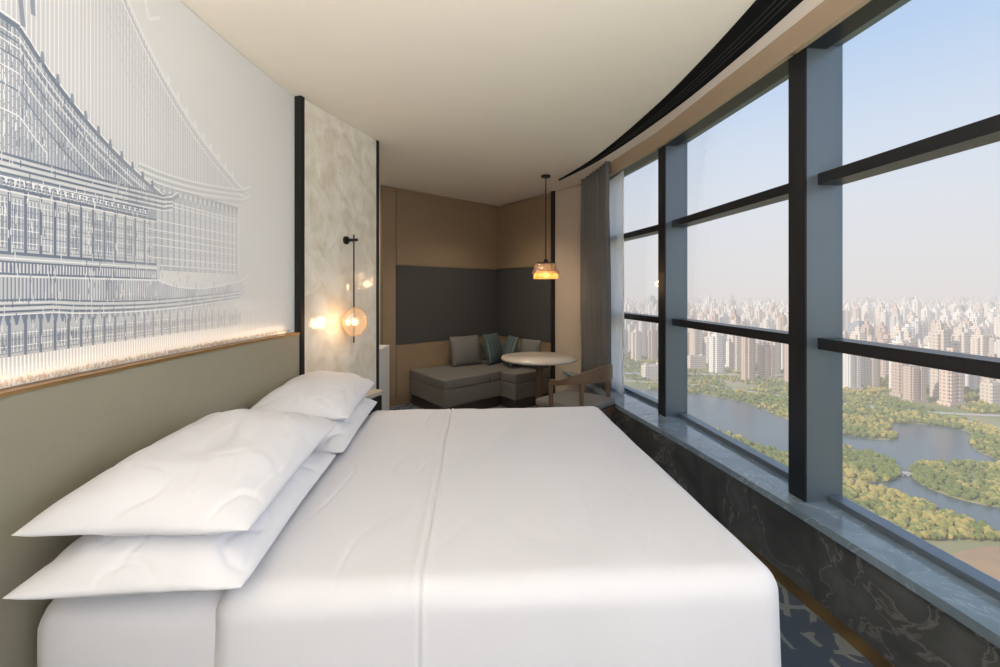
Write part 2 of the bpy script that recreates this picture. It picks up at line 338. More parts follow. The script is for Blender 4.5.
# ---------------------------------------------------------------- mural
from mathutils import noise as ns
mu=empty("wall_mural"); tag(mu,"large pale wall mural of blue-grey temple line drawing","wall art")
ribbon("canvas",mural_line,-.012,.010,1.15,CEIL-.004,mural_base,mu)
V=[];F=[];CO=[]
def P3(y,z,lay): 
    return (mx_(y)+.0135+.0004*lay,y,z)
PAPER=(.80,.80,.80)
def quad(a,b,c,d,col,lay=0,vc=None):
    i=len(V); 
    for p in (a,b,c,d): V.append(P3(p[0],p[1],lay))
    F.append((i,i+1,i+2,i+3)); CO.extend(vc if vc else [col]*4)
def mixc(a,b,t): t=max(0,min(1,t)); return tuple(x*(1-t)+y*t for x,y in zip(a,b))
def ln(p,q,w,col,lay=1):
    n=max(1,int(abs(q[0]-p[0])/.12)+0)
    for s in range(n):
        a=(p[0]+(q[0]-p[0])*s/n,p[1]+(q[1]-p[1])*s/n); b=(p[0]+(q[0]-p[0])*(s+1)/n,p[1]+(q[1]-p[1])*(s+1)/n)
        t=Vector((b[0]-a[0],b[1]-a[1])); 
        if t.length<1e-6: continue
        t.normalize(); nn=Vector((-t.y,t.x))*w/2
        c=fade(col,a[0])
        quad((a[0]-nn.x,a[1]-nn.y),(b[0]-nn.x,b[1]-nn.y),(b[0]+nn.x,b[1]+nn.y),(a[0]+nn.x,a[1]+nn.y),c,lay)
def pl(pts,w,col,lay=1):
    for a,b in zip(pts[:-1],pts[1:]): ln(a,b,w,col,lay)
BL=(.20,.24,.32); B2=(.31,.35,.42); LG=(.47,.50,.55); WH=(.88,.885,.90); PG=(.64,.65,.68)
def fade(col,y): 
    if col in (WH,): return col
    return mixc(col,PAPER,max(0,(y-1.45)/1.0)*.85)
def curve(p,q,sag,n=14):
    return [(p[0]+(q[0]-p[0])*i/n, p[1]+(q[1]-p[1])*i/n - sag*math.sin(math.pi*(i/n)**.8)) for i in range(n+1)]
def cint(c,y):
    for a,b in zip(c[:-1],c[1:]):
        if a[0]<=y<=b[0]: return a[1]+(b[1]-a[1])*(y-a[0])/(b[0]-a[0]+1e-9)
    return None
def wash(y0,y1,zb,zt,c0,c1,lay,n=60,rows=8,amp=.30):
    """soft mottled tonal ground of the print, colour interpolated smoothly along the wall"""
    def tone(y,z):
        t=(y-y0)/(y1-y0); c=mixc(c0,c1,t); m_=ns.noise(Vector((y*9,z*16,3.3)))+.6*ns.noise(Vector((y*30,z*40,1.1)))
        k_=amp*(1-t)*m_
        return mixc(c,WH,k_) if k_>0 else mixc(c,(.12,.15,.22),-k_)
    for i in range(n):
        a=y0+(y1-y0)*i/n; b=y0+(y1-y0)*(i+1)/n
        if b<.95: r_=1
        else: r_=rows
        for j in range(r_):
            f0=j/r_; f1=(j+1)/r_
            P=[(a,zb(a)+(zt(a)-zb(a))*f0),(b,zb(b)+(zt(b)-zb(b))*f0),(b,zb(b)+(zt(b)-zb(b))*f1),(a,zb(a)+(zt(a)-zb(a))*f1)]
            quad(*P,None,lay,[tone(*p_) for p_ in P])
gr=curve((1.60,2.62),(2.42,1.96),.10); gr+=[(2.47,1.965),(2.50,1.985)]
grf=lambda y: (cint(gr,y) or (2.62 if y<1.61 else 1.96))
wash(.3,2.41,lambda y:1.84+.05*max(0,y-1.9),grf,(.58,.595,.635),(.77,.77,.78),0,amp=.15)
y=.4
while y<2.46:
    top=grf(y); bot=1.80 if y<1.9 else 1.90+.03*(y-1.9)
    quad((y,bot),(y+.005,bot),(y+.005,top),(y,top),mixc(PG,(.74,.745,.76),random.random()*.6),1)
    quad((y+.006,bot),(y+.010,bot),(y+.010,top),(y+.006,top),mixc(WH,PG,.3*random.random()),1)
    y+=.0145
pl(gr,.012,WH,3); pl([(a,b-.03) for a,b in gr],.005,LG,3); pl([(a,b-.045) for a,b in gr],.006,WH,3)
for d in (.09,.14,.20,.27): pl([(a,b-d) for a,b in gr if b-d>1.92],.0035,PG,3)
pl([(1.78,2.56),(1.80,2.48),(1.86,2.52)],.012,WH,3)
for i in range(9):
    yy=1.9+i*.055; zz=cint(gr,yy); 
    if zz: quad((yy,zz),(yy+.02,zz),(yy+.015,zz+.03),(yy+.004,zz+.03),WH,3)
for j,z0 in enumerate((1.905,1.893,1.88,1.868,1.855,1.84)):
    pl(curve((1.75,z0),(2.44,z0+.045),.02,8)+[(2.49,z0+.07)],.006,WH if j%2==0 else LG,3)
y=1.8
while y<2.4:
    quad((y,1.81),(y+.008,1.81),(y+.02,1.85),(y-.012,1.85),mixc(LG,PG,.5),3); y+=.032
wash(1.7,2.38,lambda y:1.50,lambda y:1.82,(.54,.565,.61),(.76,.76,.77),1)
y=1.8
while y<2.38:
    quad((y,1.50),(y+.008,1.50),(y+.008,1.81),(y,1.81),mixc(LG,PG,(y-1.8)/.5),2)
    for j in range(3): quad((y+.012+.007*j,1.52),(y+.0145+.007*j,1.52),(y+.0145+.007*j,1.79),(y+.012+.007*j,1.79),WH,3)
    y+=.034
for j,z in enumerate((1.80,1.785,1.77,1.74,1.70,1.66,1.645,1.63,1.60,1.58,1.55,1.52)): ln((1.8,z),(2.38,z),.004,WH if j%3 else LG,3)
# main roof with upturned eave
r1=curve((1.30,2.16),(1.88,1.795),.045)+[(1.93,1.80),(1.965,1.825)]; 
r1=[(.30,2.20),(1.0,2.19)]+r1
r1f=lambda y: max(1.79,cint(r1,y) or 1.79)
wash(.3,1.92,lambda y:1.79,r1f,(.31,.35,.43),(.48,.52,.58),3,rows=14,amp=.5)
y=.4
while y<1.91:
    zt=r1f(y); c=mixc(BL,B2,random.random())
    z=1.79
    while z<zt-.002:      # broken tile courses, each a little different in tone
        z2=min(z+.022+.012*random.random(),zt)
        q_=ns.noise(Vector((y*10,z*14,8)))
        quad((y,z),(y+.0045,z),(y+.0045,z2-.002),(y,z2-.002),mixc(c,LG,.5+q_),4)
        quad((y+.0056,z),(y+.0085,z),(y+.0085,z2-.004),(y+.0056,z2-.004),mixc(WH,LG,.45-q_),4)
        z=z2
    y+=.0112
pl(r1,.016,BL,5); pl([(a,b+.013) for a,b in r1],.006,WH,5)
for j,d in enumerate((.03,.045,.06,.09,.13,.18,.25)): pl([(a,b-d) for a,b in r1 if b-d>1.8],.004,WH if j%2==0 else BL,6)
pl([(1.31,2.17),(1.30,2.26),(1.335,2.30),(1.34,2.22)],.014,B2,6)
for i in range(10):
    yy=1.36+i*.05; zz=cint(r1,yy); quad((yy,zz),(yy+.016,zz),(yy+.012,zz+.028),(yy+.004,zz+.028),B2,6)
for j,z0 in enumerate((1.80,1.791,1.782,1.773,1.764,1.755,1.746,1.737)): pl(curve((.3,z0),(1.88,z0+.006),.012,12)+[(1.93,z0+.02)],.0062 if j%2==0 else .004,(BL,WH)[j%2],6)
wash(.3,1.84,lambda y:1.70,lambda y:1.74,(.26,.30,.38),(.5,.53,.58),5,rows=3)
y=.4
while y<1.80:
    quad((y,1.70),(y+.007,1.70),(y+.016,1.735),(y-.009,1.735),BL,6); quad((y+.002,1.712),(y+.005,1.712),(y+.009,1.73),(y-.002,1.73),WH,7)
    for z in (1.708,1.718,1.728): ln((y-.006,z),(y+.014,z),.0025,WH,8)
    y+=.026
def storey(y0,y1,z0,z1,lay):
    wash(y0,y1,lambda y:z0,lambda y:z1,mixc(B2,LG,.15),(.76,.765,.77),lay,rows=6,amp=.45)
    y=y0
    while y<y1:
        c0=fade(BL,y)
        quad((y,z0),(y+.009,z0),(y+.009,z1+.01),(y,z1+.01),c0,lay+2)
        for j in range(1,7):
            yy=y+.009+.0053*j; quad((yy,z0+.012),(yy+.0025,z0+.012),(yy+.0025,z1-.015),(yy,z1-.015),mixc(WH,LG,.4*random.random()) if j%2 else mixc(c0,LG,.4),lay+3)
        n=int((z1-z0)/.018)
        for j in range(n): ln((y+.009,z0+.018*j+.01),(y+.044,z0+.018*j+.01),.0026,mixc(WH,LG,.01) if j%2 else B2,lay+3)
        if random.random()<.5: quad((y+.012,z0+.02),(y+.040,z0+.02),(y+.040,z1-.03),(y+.012,z1-.03),fade(B2,y),lay+1)
        y+=.046
storey(.3,1.80,1.525,1.69,5)
wash(.3,1.86,lambda y:1.455,lambda y:1.525,(.38,.42,.49),(.72,.73,.75),6,rows=4)
for z,w,c in ((1.70,.008,BL),(1.692,.004,WH),(1.522,.009,BL),(1.508,.005,WH),(1.498,.005,BL),(1.465,.006,BL),(1.458,.004,WH)): ln((.3,z),(1.84,z),w,c,8)
y=.4
while y<1.84: quad((y,1.465),(y+.0045,1.465),(y+.0045,1.498),(y,1.498),fade(BL,y),8); quad((y+.0055,1.467),(y+.008,1.467),(y+.008,1.496),(y+.0055,1.496),WH,8); y+=.0105
r2=[(.3,1.47),(1.5,1.465)]+curve((1.85,1.46),(2.40,1.465),.035,12)+[(2.45,1.48),(2.48,1.505)]
r2f=lambda y:(cint(r2,y) or 1.46)-.004
wash(.3,2.40,lambda y:1.385+.03*max(0,y-1.9),r2f,(.32,.36,.44),(.77,.77,.78),4,rows=5)
y=.4
while y<2.42:
    zt=r2f(y); zb=1.385+.03*max(0,y-1.9); q_=ns.noise(Vector((y*12,4,8)))
    quad((y,zb),(y+.004,zb),(y+.004,zt),(y,zt),fade(mixc(BL,LG,.3+q_),y),5);quad((y+.005,zb),(y+.008,zb),(y+.008,zt),(y+.005,zt),mixc(WH,LG,.3-q_),5); y+=.0108
pl(r2,.007,WH,7)
for j,z0 in enumerate((1.392,1.384,1.376,1.368,1.360,1.352)): pl([(.3,z0),(1.4,z0)]+curve((1.4,z0),(2.40,z0+.02),.02,12)+[(2.46,z0+.05)],.0048,BL if j%2==0 else WH,7)
wash(.3,2.36,lambda y:1.318,lambda y:1.356,(.28,.32,.40),(.77,.77,.78),5,rows=2)
y=.4
while y<2.36:
    t=max(0,min(1,(y-1.3)/1.0)); quad((y,1.322),(y+.006,1.322),(y+.014,1.352),(y-.008,1.352),fade(mixc(BL,LG,t),y),6); y+=.024
storey(.3,2.40,1.235,1.32,5)
for (z0,z1,ca,cb) in ((1.205,1.24,(.52,.55,.60),(.80,.80,.79)),(1.165,1.205,(.66,.66,.66),(.80,.79,.77))):
    wash(.3,2.5,lambda y:z0,lambda y:z1,ca,cb,3,rows=2,amp=.2)
y=.4
while y<2.4:
    z0=1.178+.012*random.random(); 
    quad((y,z0),(y+.003,z0),(y+.003,1.236),(y,1.236),mixc(fade(B2,y),PAPER,.45),4); quad((y+.0045,z0),(y+.008,z0),(y+.008,1.236),(y+.0045,1.236),WH,4); y+=.0115
for i in range(1500):
    y=.4+1.95*random.random(); z=1.25+.9*random.random()
    lim=1.8 if z>1.5 else 2.35
    if y>lim or r1f(min(y,1.91))<z+.03: continue
    quad((y,z),(y+.0028,z),(y+.0028,z+.012+.02*random.random()),(y,z+.012+.02*random.random()),WH if random.random()<.6 else fade(BL,y),10)
for i in range(40): ln((2.34+i*.012,1.20),(2.34+i*.012,1.21+.09*abs(math.sin(i/39*math.pi*1.5+random.random()*.5))),.004,PG if i%2 else WH,7)
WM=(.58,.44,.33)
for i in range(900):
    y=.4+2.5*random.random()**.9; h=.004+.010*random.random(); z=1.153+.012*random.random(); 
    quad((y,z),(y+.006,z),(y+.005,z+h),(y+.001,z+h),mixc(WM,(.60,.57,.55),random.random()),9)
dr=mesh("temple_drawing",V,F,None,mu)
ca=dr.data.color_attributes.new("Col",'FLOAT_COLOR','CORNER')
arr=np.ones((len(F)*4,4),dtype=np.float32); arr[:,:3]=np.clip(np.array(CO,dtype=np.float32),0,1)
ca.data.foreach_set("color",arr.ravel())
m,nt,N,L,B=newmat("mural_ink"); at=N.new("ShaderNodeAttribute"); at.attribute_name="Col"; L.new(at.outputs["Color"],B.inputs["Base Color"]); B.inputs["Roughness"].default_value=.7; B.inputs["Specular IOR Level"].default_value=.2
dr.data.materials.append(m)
# headboard
hb=empty("headboard"); tag(hb,"olive beige leather upholstered headboard with brass cap","headboard")
ribbon("upholstered_panel",mural_line,-.05,.0,0.02,1.135,leather,hb)
ribbon("cap_trim",mural_line,-.055,.0,1.136,1.148,brass,hb)
# ---------------------------------------------------------------- windows
wk=0; HB=2.545
for i in range(len(glassn)-1):
    p=Vector(glassn[i]);q=Vector(glassn[i+1]); t=(q-p).normalized(); inn=Vector((-t.y,t.x)); L_=(q-p).length; wk+=1
    w=empty("window_%d"%wk); tag(w,"tall metal framed curtain wall window bay","window",kind="structure")
    def bar(name,z0,z1,d0,d1,m,e0=.0,e1=.0):
        a=p+t*e0; b=q-t*e1
        return prism(name,[a+inn*d0,b+inn*d0,b+inn*d1,a+inn*d1],z0,z1,m,w)
    zs=[.455,1.17,1.937,HB+.04]
    for z in zs[1:3]:
        bar("transom",z-.026,z+.026,-.02,.095,frame_dark,.054,.054)
    bar("bottom_rail",.431,.458,-.02,.045,frame_blue,.055,.055)
    bar("top_rail",HB+.02,CEIL-.002,-.02,.05,frame_blue,.055,.055)
    bar("head_band",HB,CEIL-.002,.165,.195,gold_matte,-.006,-.006)
    bar("head_soffit",HB+.001,HB+.02,.052,.164,frame_dark,.056,.056)
    for a,b in zip(zs[:-1],zs[1:]):
        o=bar("glass_pane",a+.0,b,-.004,.004,glass,.05,.05)
for i in range(1,len(glassn)-0):
    c=Vector(glassn[i]); a=Vector(glassn[i-1]); b=Vector(glassn[min(i+1,len(glassn)-1)])
    t=(b-a).normalized(); inn=Vector((-t.y,t.x)); w=bpy.data.objects["window_%d"%i]
    prism("mullion",[c-t*.052-inn*.03,c+t*.052-inn*.03,c+t*.052+inn*.150,c-t*.052+inn*.150],.431,CEIL-.001,frame_blue,w)
    prism("mullion_cover",[c-t*.054+inn*.1505,c+t*.054+inn*.1505,c+t*.054+inn*.160,c-t*.054+inn*.160],.431,CEIL-.001,frame_dark,w)
# stone ledge
si=sill_in
led=prism("trim_%d"%(k+1),list(si)+[(1.10,5.35)]+[(x+.03,y) for x,y in glassn[::-1]],.395,.43,stone_top); k+=1; tag(led,"polished grey stone window ledge","window sill",kind="structure")
fr=ribbon("trim_%d"%(k+1),si[:-6],-.10,-.015,.075,.394,stone_dark); k+=1; tag(fr,"dark veined marble face below the ledge","window sill",kind="structure")
br=ribbon("trim_%d"%(k+1),si[:-6],-.09,-.03,0.001,.074,brass); k+=1; tag(br,"brass plinth strip along the carpet","baseboard",kind="structure")
lw=prism("wall_right",[(x+.02,y) for x,y in glassn]+[(x+.14,y) for x,y in glassn[::-1]],-.3,.394,backwallm); tag(lw,"low outer wall beneath the windows","wall",kind="structure")
we=prism("wall_right_end",[(1.20,5.10),(1.32,5.10),(1.25,7.2),(1.13,7.2)],-.1,CEIL,backwallm); tag(we,"end wall behind the curtain","wall",kind="structure")
# ceiling linear slot vent (follows the facade)
vent_c=smoothpts([(1.13,-2.6),(1.17,0),(1.20,1.2),(1.20,1.98),(1.18,2.5),(1.13,3.1),(1.005,3.95),(.86,4.6),(.67,5.2)],12)
ve=empty("ceiling_vent"); tag(ve,"curved black linear slot air vent in the ceiling","air vent")
def taper(pts,c0,c1,z0,z1,m,name):
    v=[];n=len(pts); A=offs(pts,1)
    f=[]
    for i,(p,a) in enumerate(zip(pts,A)):
        y=p[1]; wd=float(np.interp(y,[1.9,2.6,3.2,4.1,5.2],[.100,.085,.072,.048,.012]))
        nx,ny=a[0]-p[0],a[1]-p[1]
        for (c,z) in ((c0,z0),(c1,z0),(c1,z1),(c0,z1)): v.append((p[0]+nx*c*wd,p[1]+ny*c*wd,z))
    for i in range(n-1):
        a=4*i;b=a+4
        for q in range(4): f.append((a+q,a+(q+1)%4,b+(q+1)%4,b+q))
    f+=[(0,1,2,3),(4*n-4,4*n-3,4*n-2,4*n-1)]
    return mesh(name,v,f,m,ve)
ventm=M("vent_black",(.010,.010,.011),.8,spec=.1)
taper(vent_c,-1,1,CEIL-.010,CEIL-.002,ventm,"vent_body")
slatm=M("vent_slat_grey",(.045,.045,.047),.7,spec=.2)
for c in (-.42,-.12,.18): taper(vent_c,c,c+.06,CEIL-.013,CEIL-.0105,slatm,"slat")
# ---------------------------------------------------------------- bed
ang=math.atan2(.06,1.0)
bed=empty("bed",(.83,1.345,0),ang)   # local x toward foot(+) head(-); y away
tag(bed,"king bed with smooth white duvet and fitted sheet","bed")
def clampwall(o):
    bpy.context.view_layer.update(); mw_=o.matrix_world; im=mw_.inverted()
    for v in o.data.vertices:
        p=mw_@v.co; lim=mx_(min(p.y,2.98))+.062
        if p.x<lim: p.x=lim; v.co=im@p
BL_=2.11; BW=1.93
box("bed_base",(-BL_/2+.01,BW/2,.17),(BL_-.22,BW-.12,.28),darkfab,bed,bev=.01)
clampwall(rbox("mattress",(-BL_,.0,.30),(-.03,BW,.575),.085,(30,30,8),white_linen,bed))
SU=1.045
def dd(p,nr):
    u=-p.x; v=p.y; o=Vector((0,0,0))
    if nr.z>.5:
        o.z+=.007*ns.noise(Vector((u*2.0,v*1.4,1)))+.004*ns.noise(Vector((u*5,v*3.0,3)))
        cz=ns.noise(Vector((u*3.5+2,v*2.0+u,6.1))); o.z-=.0018*math.exp(-(cz/.04)**2)
        o.z+=.006*math.exp(-((u-SU)/.006)**2)-.006*math.exp(-((u-SU-.012)/.005)**2)+.003*math.exp(-((u-SU-.03)/.01)**2)
    else:
        dz=max(0,.56-p.z)
        wv=.010*math.sin(v*7+1.3*ns.noise(Vector((v*2,0,5))))*dz/.4 if abs(nr.x)>abs(nr.y) else .010*math.sin(u*6+2*ns.noise(Vector((u*2,0,9))))*dz/.4
        o+=Vector((nr.x,nr.y,0))*(wv+.03*dz)
        if abs(nr.y)>abs(nr.x):
            o+=Vector((0,nr.y,0))*(.005*math.exp(-((u-SU)/.006)**2)-.005*math.exp(-((u-SU-.012)/.005)**2))
    return o
rbox("duvet",(-1.62,-.027,.13),(.0,BW+.02,.605),.075,(300,110,30),white_linen,bed,disp=dd,nobottom=True)
# pillows
def pillow(name,Lx,Ly,T,mat,seed=0,nx=48,ny=56,pinch=.05,wr=1.0,parent=None):
    v=[];f=[]
    def hgt(u,w): 
        return max(0,(1-abs(u)**2.7))**.68*max(0,(1-abs(w)**3.2))**.66
    for side in (1,-1):
        for i in range(nx+1):
            for j in range(ny+1):
                u=-1+2*i/nx; w=-1+2*j/ny
                uu=math.sin(u*math.pi/2)*.5+u*.5; ww=math.sin(w*math.pi/2)*.5+w*.5
                x=Lx/2*uu*(1-pinch*(1-ww**2)*abs(uu)**2); y=Ly/2*ww*(1-pinch*.7*(1-uu**2)*abs(ww)**2)
                rc=max(0,abs(uu)**6*abs(ww)**6); x*=1-.03*rc; y*=1-.03*rc
                h=hgt(uu,ww)*T*(.62 if side>0 else .38)
                e_=min(1,hgt(uu,ww)*2)
                nz=(.015*ns.noise(Vector((x*4+seed*7,y*3.5,seed*3)))+.008*ns.noise(Vector((x*11,y*8+seed,seed))))*wr*e_
                cz=ns.noise(Vector((x*5+seed,y*5.0-seed,2.2))); c2=ns.noise(Vector((x*8-seed,y*3.0+x*4,5.2+seed)))
                nz+=-.011*wr*e_*math.exp(-(cz/.06)**2)*(abs(uu)**2*.7+abs(ww)**2.0)-.005*wr*e_*math.exp(-(c2/.05)**2)
                v.append((x,y,side*(h)+nz))
    K=(nx+1)*(ny+1)
    for s in (0,1):
        for i in range(nx):
            for j in range(ny):
                a=s*K+i*(ny+1)+j; q=(a,a+ny+1,a+ny+2,a+1); f.append(q if s==0 else q[::-1])
    bm=bmesh.new(); bv=[bm.verts.new(p) for p in v]; 
    for q in f: bm.faces.new([bv[t] for t in q])
    bmesh.ops.remove_doubles(bm,verts=bm.verts,dist=.0004)
    return frombm(name,bm,mat,parent,True)
pil=[((-.98,1.615,.668),(.57,.98,.185),(0,.015,.10),1),
     ((-1.0,1.66,.800),(.59,.97,.195),(.02,.03,.10),2),
     ((-1.05,2.60,.667),(.56,1.00,.18),(0,.01,.10),3),
     ((-1.075,2.74,.785),(.53,.92,.19),(.0,.05,.12),4)]
labs=["plump white pillow lying flat on the sheet near the bed corner","plump white pillow stacked on top of another pillow","white pillow lying on the sheet beside the pearlescent panel","white pillow stacked on top beside the pearlescent panel"]
for (c,d,r,s),lb in zip(pil,labs):
    o=pillow("pillow",d[0],d[1],d[2],pillow_linen,seed=s,nx=80,ny=110); o.location=c; o.rotation_euler=r; clampwall(o)
    tag(o,lb,"pillow",group="white bed pillows")
# ---------------------------------------------------------------- wall lamp
lp=pp+pt*.455; lx=lp+pn*.075
wl=empty("reading_lamp"); tag(wl,"black rod wall lamp with glowing round glass shade","wall lamp")
cyl("wall_mount",(lp.x+pn.x*.010,lp.y+pn.y*.010,1.79),.03,.03,.016,black,wl,rot=(0,math.pi/2,math.atan2(pn.y,pn.x)))
tube("bracket_arm",[(lp.x+pn.x*.01,lp.y+pn.y*.01,1.79),(lx.x+pn.x*.03,lx.y+pn.y*.03,1.79)],.011,black,wl)
tube("rod",[(lx.x,lx.y,1.83),(lx.x,lx.y,1.03)],.0055,black,wl)
fd=Vector((.55,-.835)).normalized(); ft_=Vector((-fd.y,fd.x))   # the disc is swivelled toward the bed
gl_=Vector((lx.x+fd.x*.028,lx.y+fd.y*.028,1.185))
bm=bmesh.new(); bmesh.ops.create_uvsphere(bm,u_segments=32,v_segments=20,radius=1); bmesh.ops.scale(bm,vec=(.020,.088,.104),verts=bm.verts)
gs=frombm("glass_shade",bm,globeglass,wl,True); gs.location=gl_; gs.rotation_euler=(0,0,math.atan2(fd.y,fd.x))
ring=[(gl_.x+ft_.x*.089*math.cos(a),gl_.y+ft_.y*.089*math.cos(a),gl_.z+.105*math.sin(a)) for a in [2*math.pi*i/40 for i in range(40)]]
tube("shade_rim",ring,.0025,brass,wl,cyclic=True)
bm=bmesh.new(); bmesh.ops.create_uvsphere(bm,u_segments=16,v_segments=12,radius=1); bmesh.ops.scale(bm,vec=(.012,.02,.026),verts=bm.verts); b=frombm("bulb",bm,bulbm,wl,True); b.location=gs.location; b.rotation_euler=gs.rotation_euler
def plight(name,loc,e,col,r=.03):
    l=bpy.data.lights.new(name,'POINT'); l.energy=e; l.color=col; l.shadow_soft_size=r; o=bpy.data.objects.new(name,l); COL.objects.link(o); o.location=loc; return o
plight("reading_lamp_light",(gl_.x-pt.x*.12+pn.x*.03,gl_.y-pt.y*.12+pn.y*.03,1.18),1.5,(1,.58,.27),.045)
# ---------------------------------------------------------------- bedside table
bt=empty("bedside_table",(-1.03,3.47,0),-.29); tag(bt,"slim bedside table with pale stone top and black frame","bedside table")
box("table_top",(0,0,.63),(.18,.28,.03),tabletop,bt,bev=.004)
box("drawer",(0,0,.545),(.16,.26,.12),blackm,bt,bev=.004)
for sx in (-.07,.07):
    for sy in (-.12,.12): box("leg",(sx,sy,.2425),(.018,.018,.485),black,bt)
box("shelf",(0,0,.18),(.12,.22,.018),blackm,bt)
lc=empty("low_cabinet",(-1.34,4.75,0)); tag(lc,"low white lacquered cabinet standing by the hall opening","cabinet")
box("body",(0,0,.43),(.30,.42,.80),whitecab,lc,bev=.006); box("door",(0,-.218,.43),(.27,.012,.74),whitecab,lc,bev=.003); box("handle",(.10,-.23,.5),(.01,.012,.12),black,lc); box("plinth",(0,0,.015),(.27,.38,.03),black,lc)
# ---------------------------------------------------------------- corner sofa
sf=empty("corner_sofa"); tag(sf,"L-shaped grey upholstered corner sofa on dark base","sofa")
def para(name,s0,s1,t0,t1,z0,z1,m,par,r=0):
    bm=bmesh.new(); P=[nk(s0,t0),nk(s1,t0),nk(s1,t1),nk(s0,t1)]
    bv=[bm.verts.new((p[0],p[1],z)) for z in (z0,z1) for p in P]
    bm.faces.new(bv[:4]); bm.faces.new(bv[4:])
    for i in range(4): bm.faces.new((bv[i],bv[(i+1)%4],bv[4+(i+1)%4],bv[4+i]))
    bmesh.ops.recalc_face_normals(bm,faces=bm.faces)
    if r: bmesh.ops.bevel(bm,geom=bm.edges[:],offset=r,segments=3,profile=.6,affect='EDGES')
    return frombm(name,bm,m,par,False)
g0=.03; TE=1.22
para("base",g0,1.52,g0,.88,.0,.12,basewood,sf,.005); para("base",g0,.66,.885,TE-.03,.0,.12,basewood,sf,.005)
para("seat_frame",g0,1.55,g0,.91,.125,.315,greyfab,sf,.012); para("seat_frame",g0,.69,.915,TE,.125,.315,greyfab,sf,.012)
para("seat_cushion",.86,1.55,g0,.91,.32,.43,greyfab,sf,.022); para("seat_cushion",g0,.855,g0,.91,.32,.43,greyfab,sf,.022)
para("seat_cushion",g0,.69,.915,TE,.32,.43,greyfab,sf,.022)
para("back_rest",.17,.93,g0,.15,.432,.66,greyfab,sf,.03); para("back_rest",g0,.15,.16,TE-.04,.432,.64,greyfab,sf,.03)
def cush(loc,sz,rot,m,lab,name="throw_cushion",T=.13,seed=1):
    o=pillow(name,sz[0],sz[1],T,m,seed=seed,nx=20,ny=20,wr=.4,pinch=.06); o.location=loc; o.rotation_euler=rot
    tag(o,lab,"cushion",group="cushions on the corner sofa"); return o
na=math.atan2(vb.y,vb.x)
def stand(s,t,z,yaw,sz,m,lab,lean=.25,seed=1):
    x,y=nk(s,t); o=cush((x,y,z),sz,(0,0,0),m,lab,seed=seed)
    o.rotation_euler=(Matrix.Rotation(yaw,3,'Z')@Matrix.Rotation(math.pi/2-lean,3,'Y')).to_euler()
    return o
stand(.80,.27,.625,na,(.40,.46),cushgrey,"plain grey square cushion leaning on the sofa back",seed=5)
stand(.42,.42,.63,na+.45,(.42,.42),teal,"muted teal striped cushion leaning in the corner",.22,seed=6)
stand(.36,.74,.63,math.atan2(va.y,va.x)-.5,(.40,.40),teal,"muted teal striped cushion leaning on the side back",.25,seed=8)
stand(.25,1.02,.62,math.atan2(va.y,va.x),(.36,.34),cushgrey,"plain grey cushion leaning beside the teal cushion",.2,seed=9)
# ---------------------------------------------------------------- round table
tb=empty("round_table",(.40,4.68,0)); tag(tb,"round pedestal side table with pale stone top","table")
lathe("table_top",[(0,.712),(.375,.712),(.388,.72),(.39,.732),(.385,.742),(0,.742)],tabletop,tb)
lathe("pedestal",[(0,.03),(.045,.03),(.04,.1),(.036,.6),(.06,.68),(.12,.711),(0,.711)],woodch,tb)
lathe("base",[(0,0.0),(.22,0.0),(.22,.012),(.21,.02),(.04,.03),(0,.03)],black,tb)
# ---------------------------------------------------------------- chair
ch=empty("armchair",(.675,4.0,0),math.radians(48)); tag(ch,"low wooden armchair with open curved back and grey seat","chair")
def cylbox(name,r0,r1,a0,a1,z0f,z1f,m,n=36):
    v=[];f=[]
    for i in range(n+1):
        a=a0+(a1-a0)*i/n
        for r,zf in ((r0,z0f),(r1,z0f),(r1,z1f),(r0,z1f)): v.append((r*math.cos(a),r*math.sin(a)*1.02,zf(a)))
    for i in range(n):
        for q in range(4): f.append((4*i+q,4*i+(q+1)%4,4*i+4+(q+1)%4,4*i+4+q))
    f+=[(0,1,2,3),(4*n,4*n+1,4*n+2,4*n+3)]
    bm=bmesh.new(); bv=[bm.verts.new(p) for p in v]
    for q in f: bm.faces.new([bv[t] for t in q])
    return frombm(name,bm,m,ch,False)
a0,a1=math.radians(160),math.radians(380)
zt=lambda a:.67+.125*max(0,-math.sin(a))
hh=lambda a:.04+.085*max(0,-math.sin(a))**1.3
cylbox("back_rail",.262,.292,a0,a1,lambda a:zt(a)-hh(a),zt,woodch)
rbox("seat_cushion",(-.255,-.24,.41),(.255,.28,.485),.035,(12,12,5),greyfab,ch)
box("seat_frame",(0,.02,.38),(.51,.51,.055),woodch,ch,bev=.01)
for (x,y) in ((-.215,-.175),(.215,-.175),(-.265,.095),(.265,.095)):
    an=math.atan2(y,x); zz=zt(an)-hh(an)+.004
    tube("leg",[(x*1.05,y*1.12,0.0),(x*1.0,y,.36),(x*1.0,y,zz)],.020,woodch,ch)
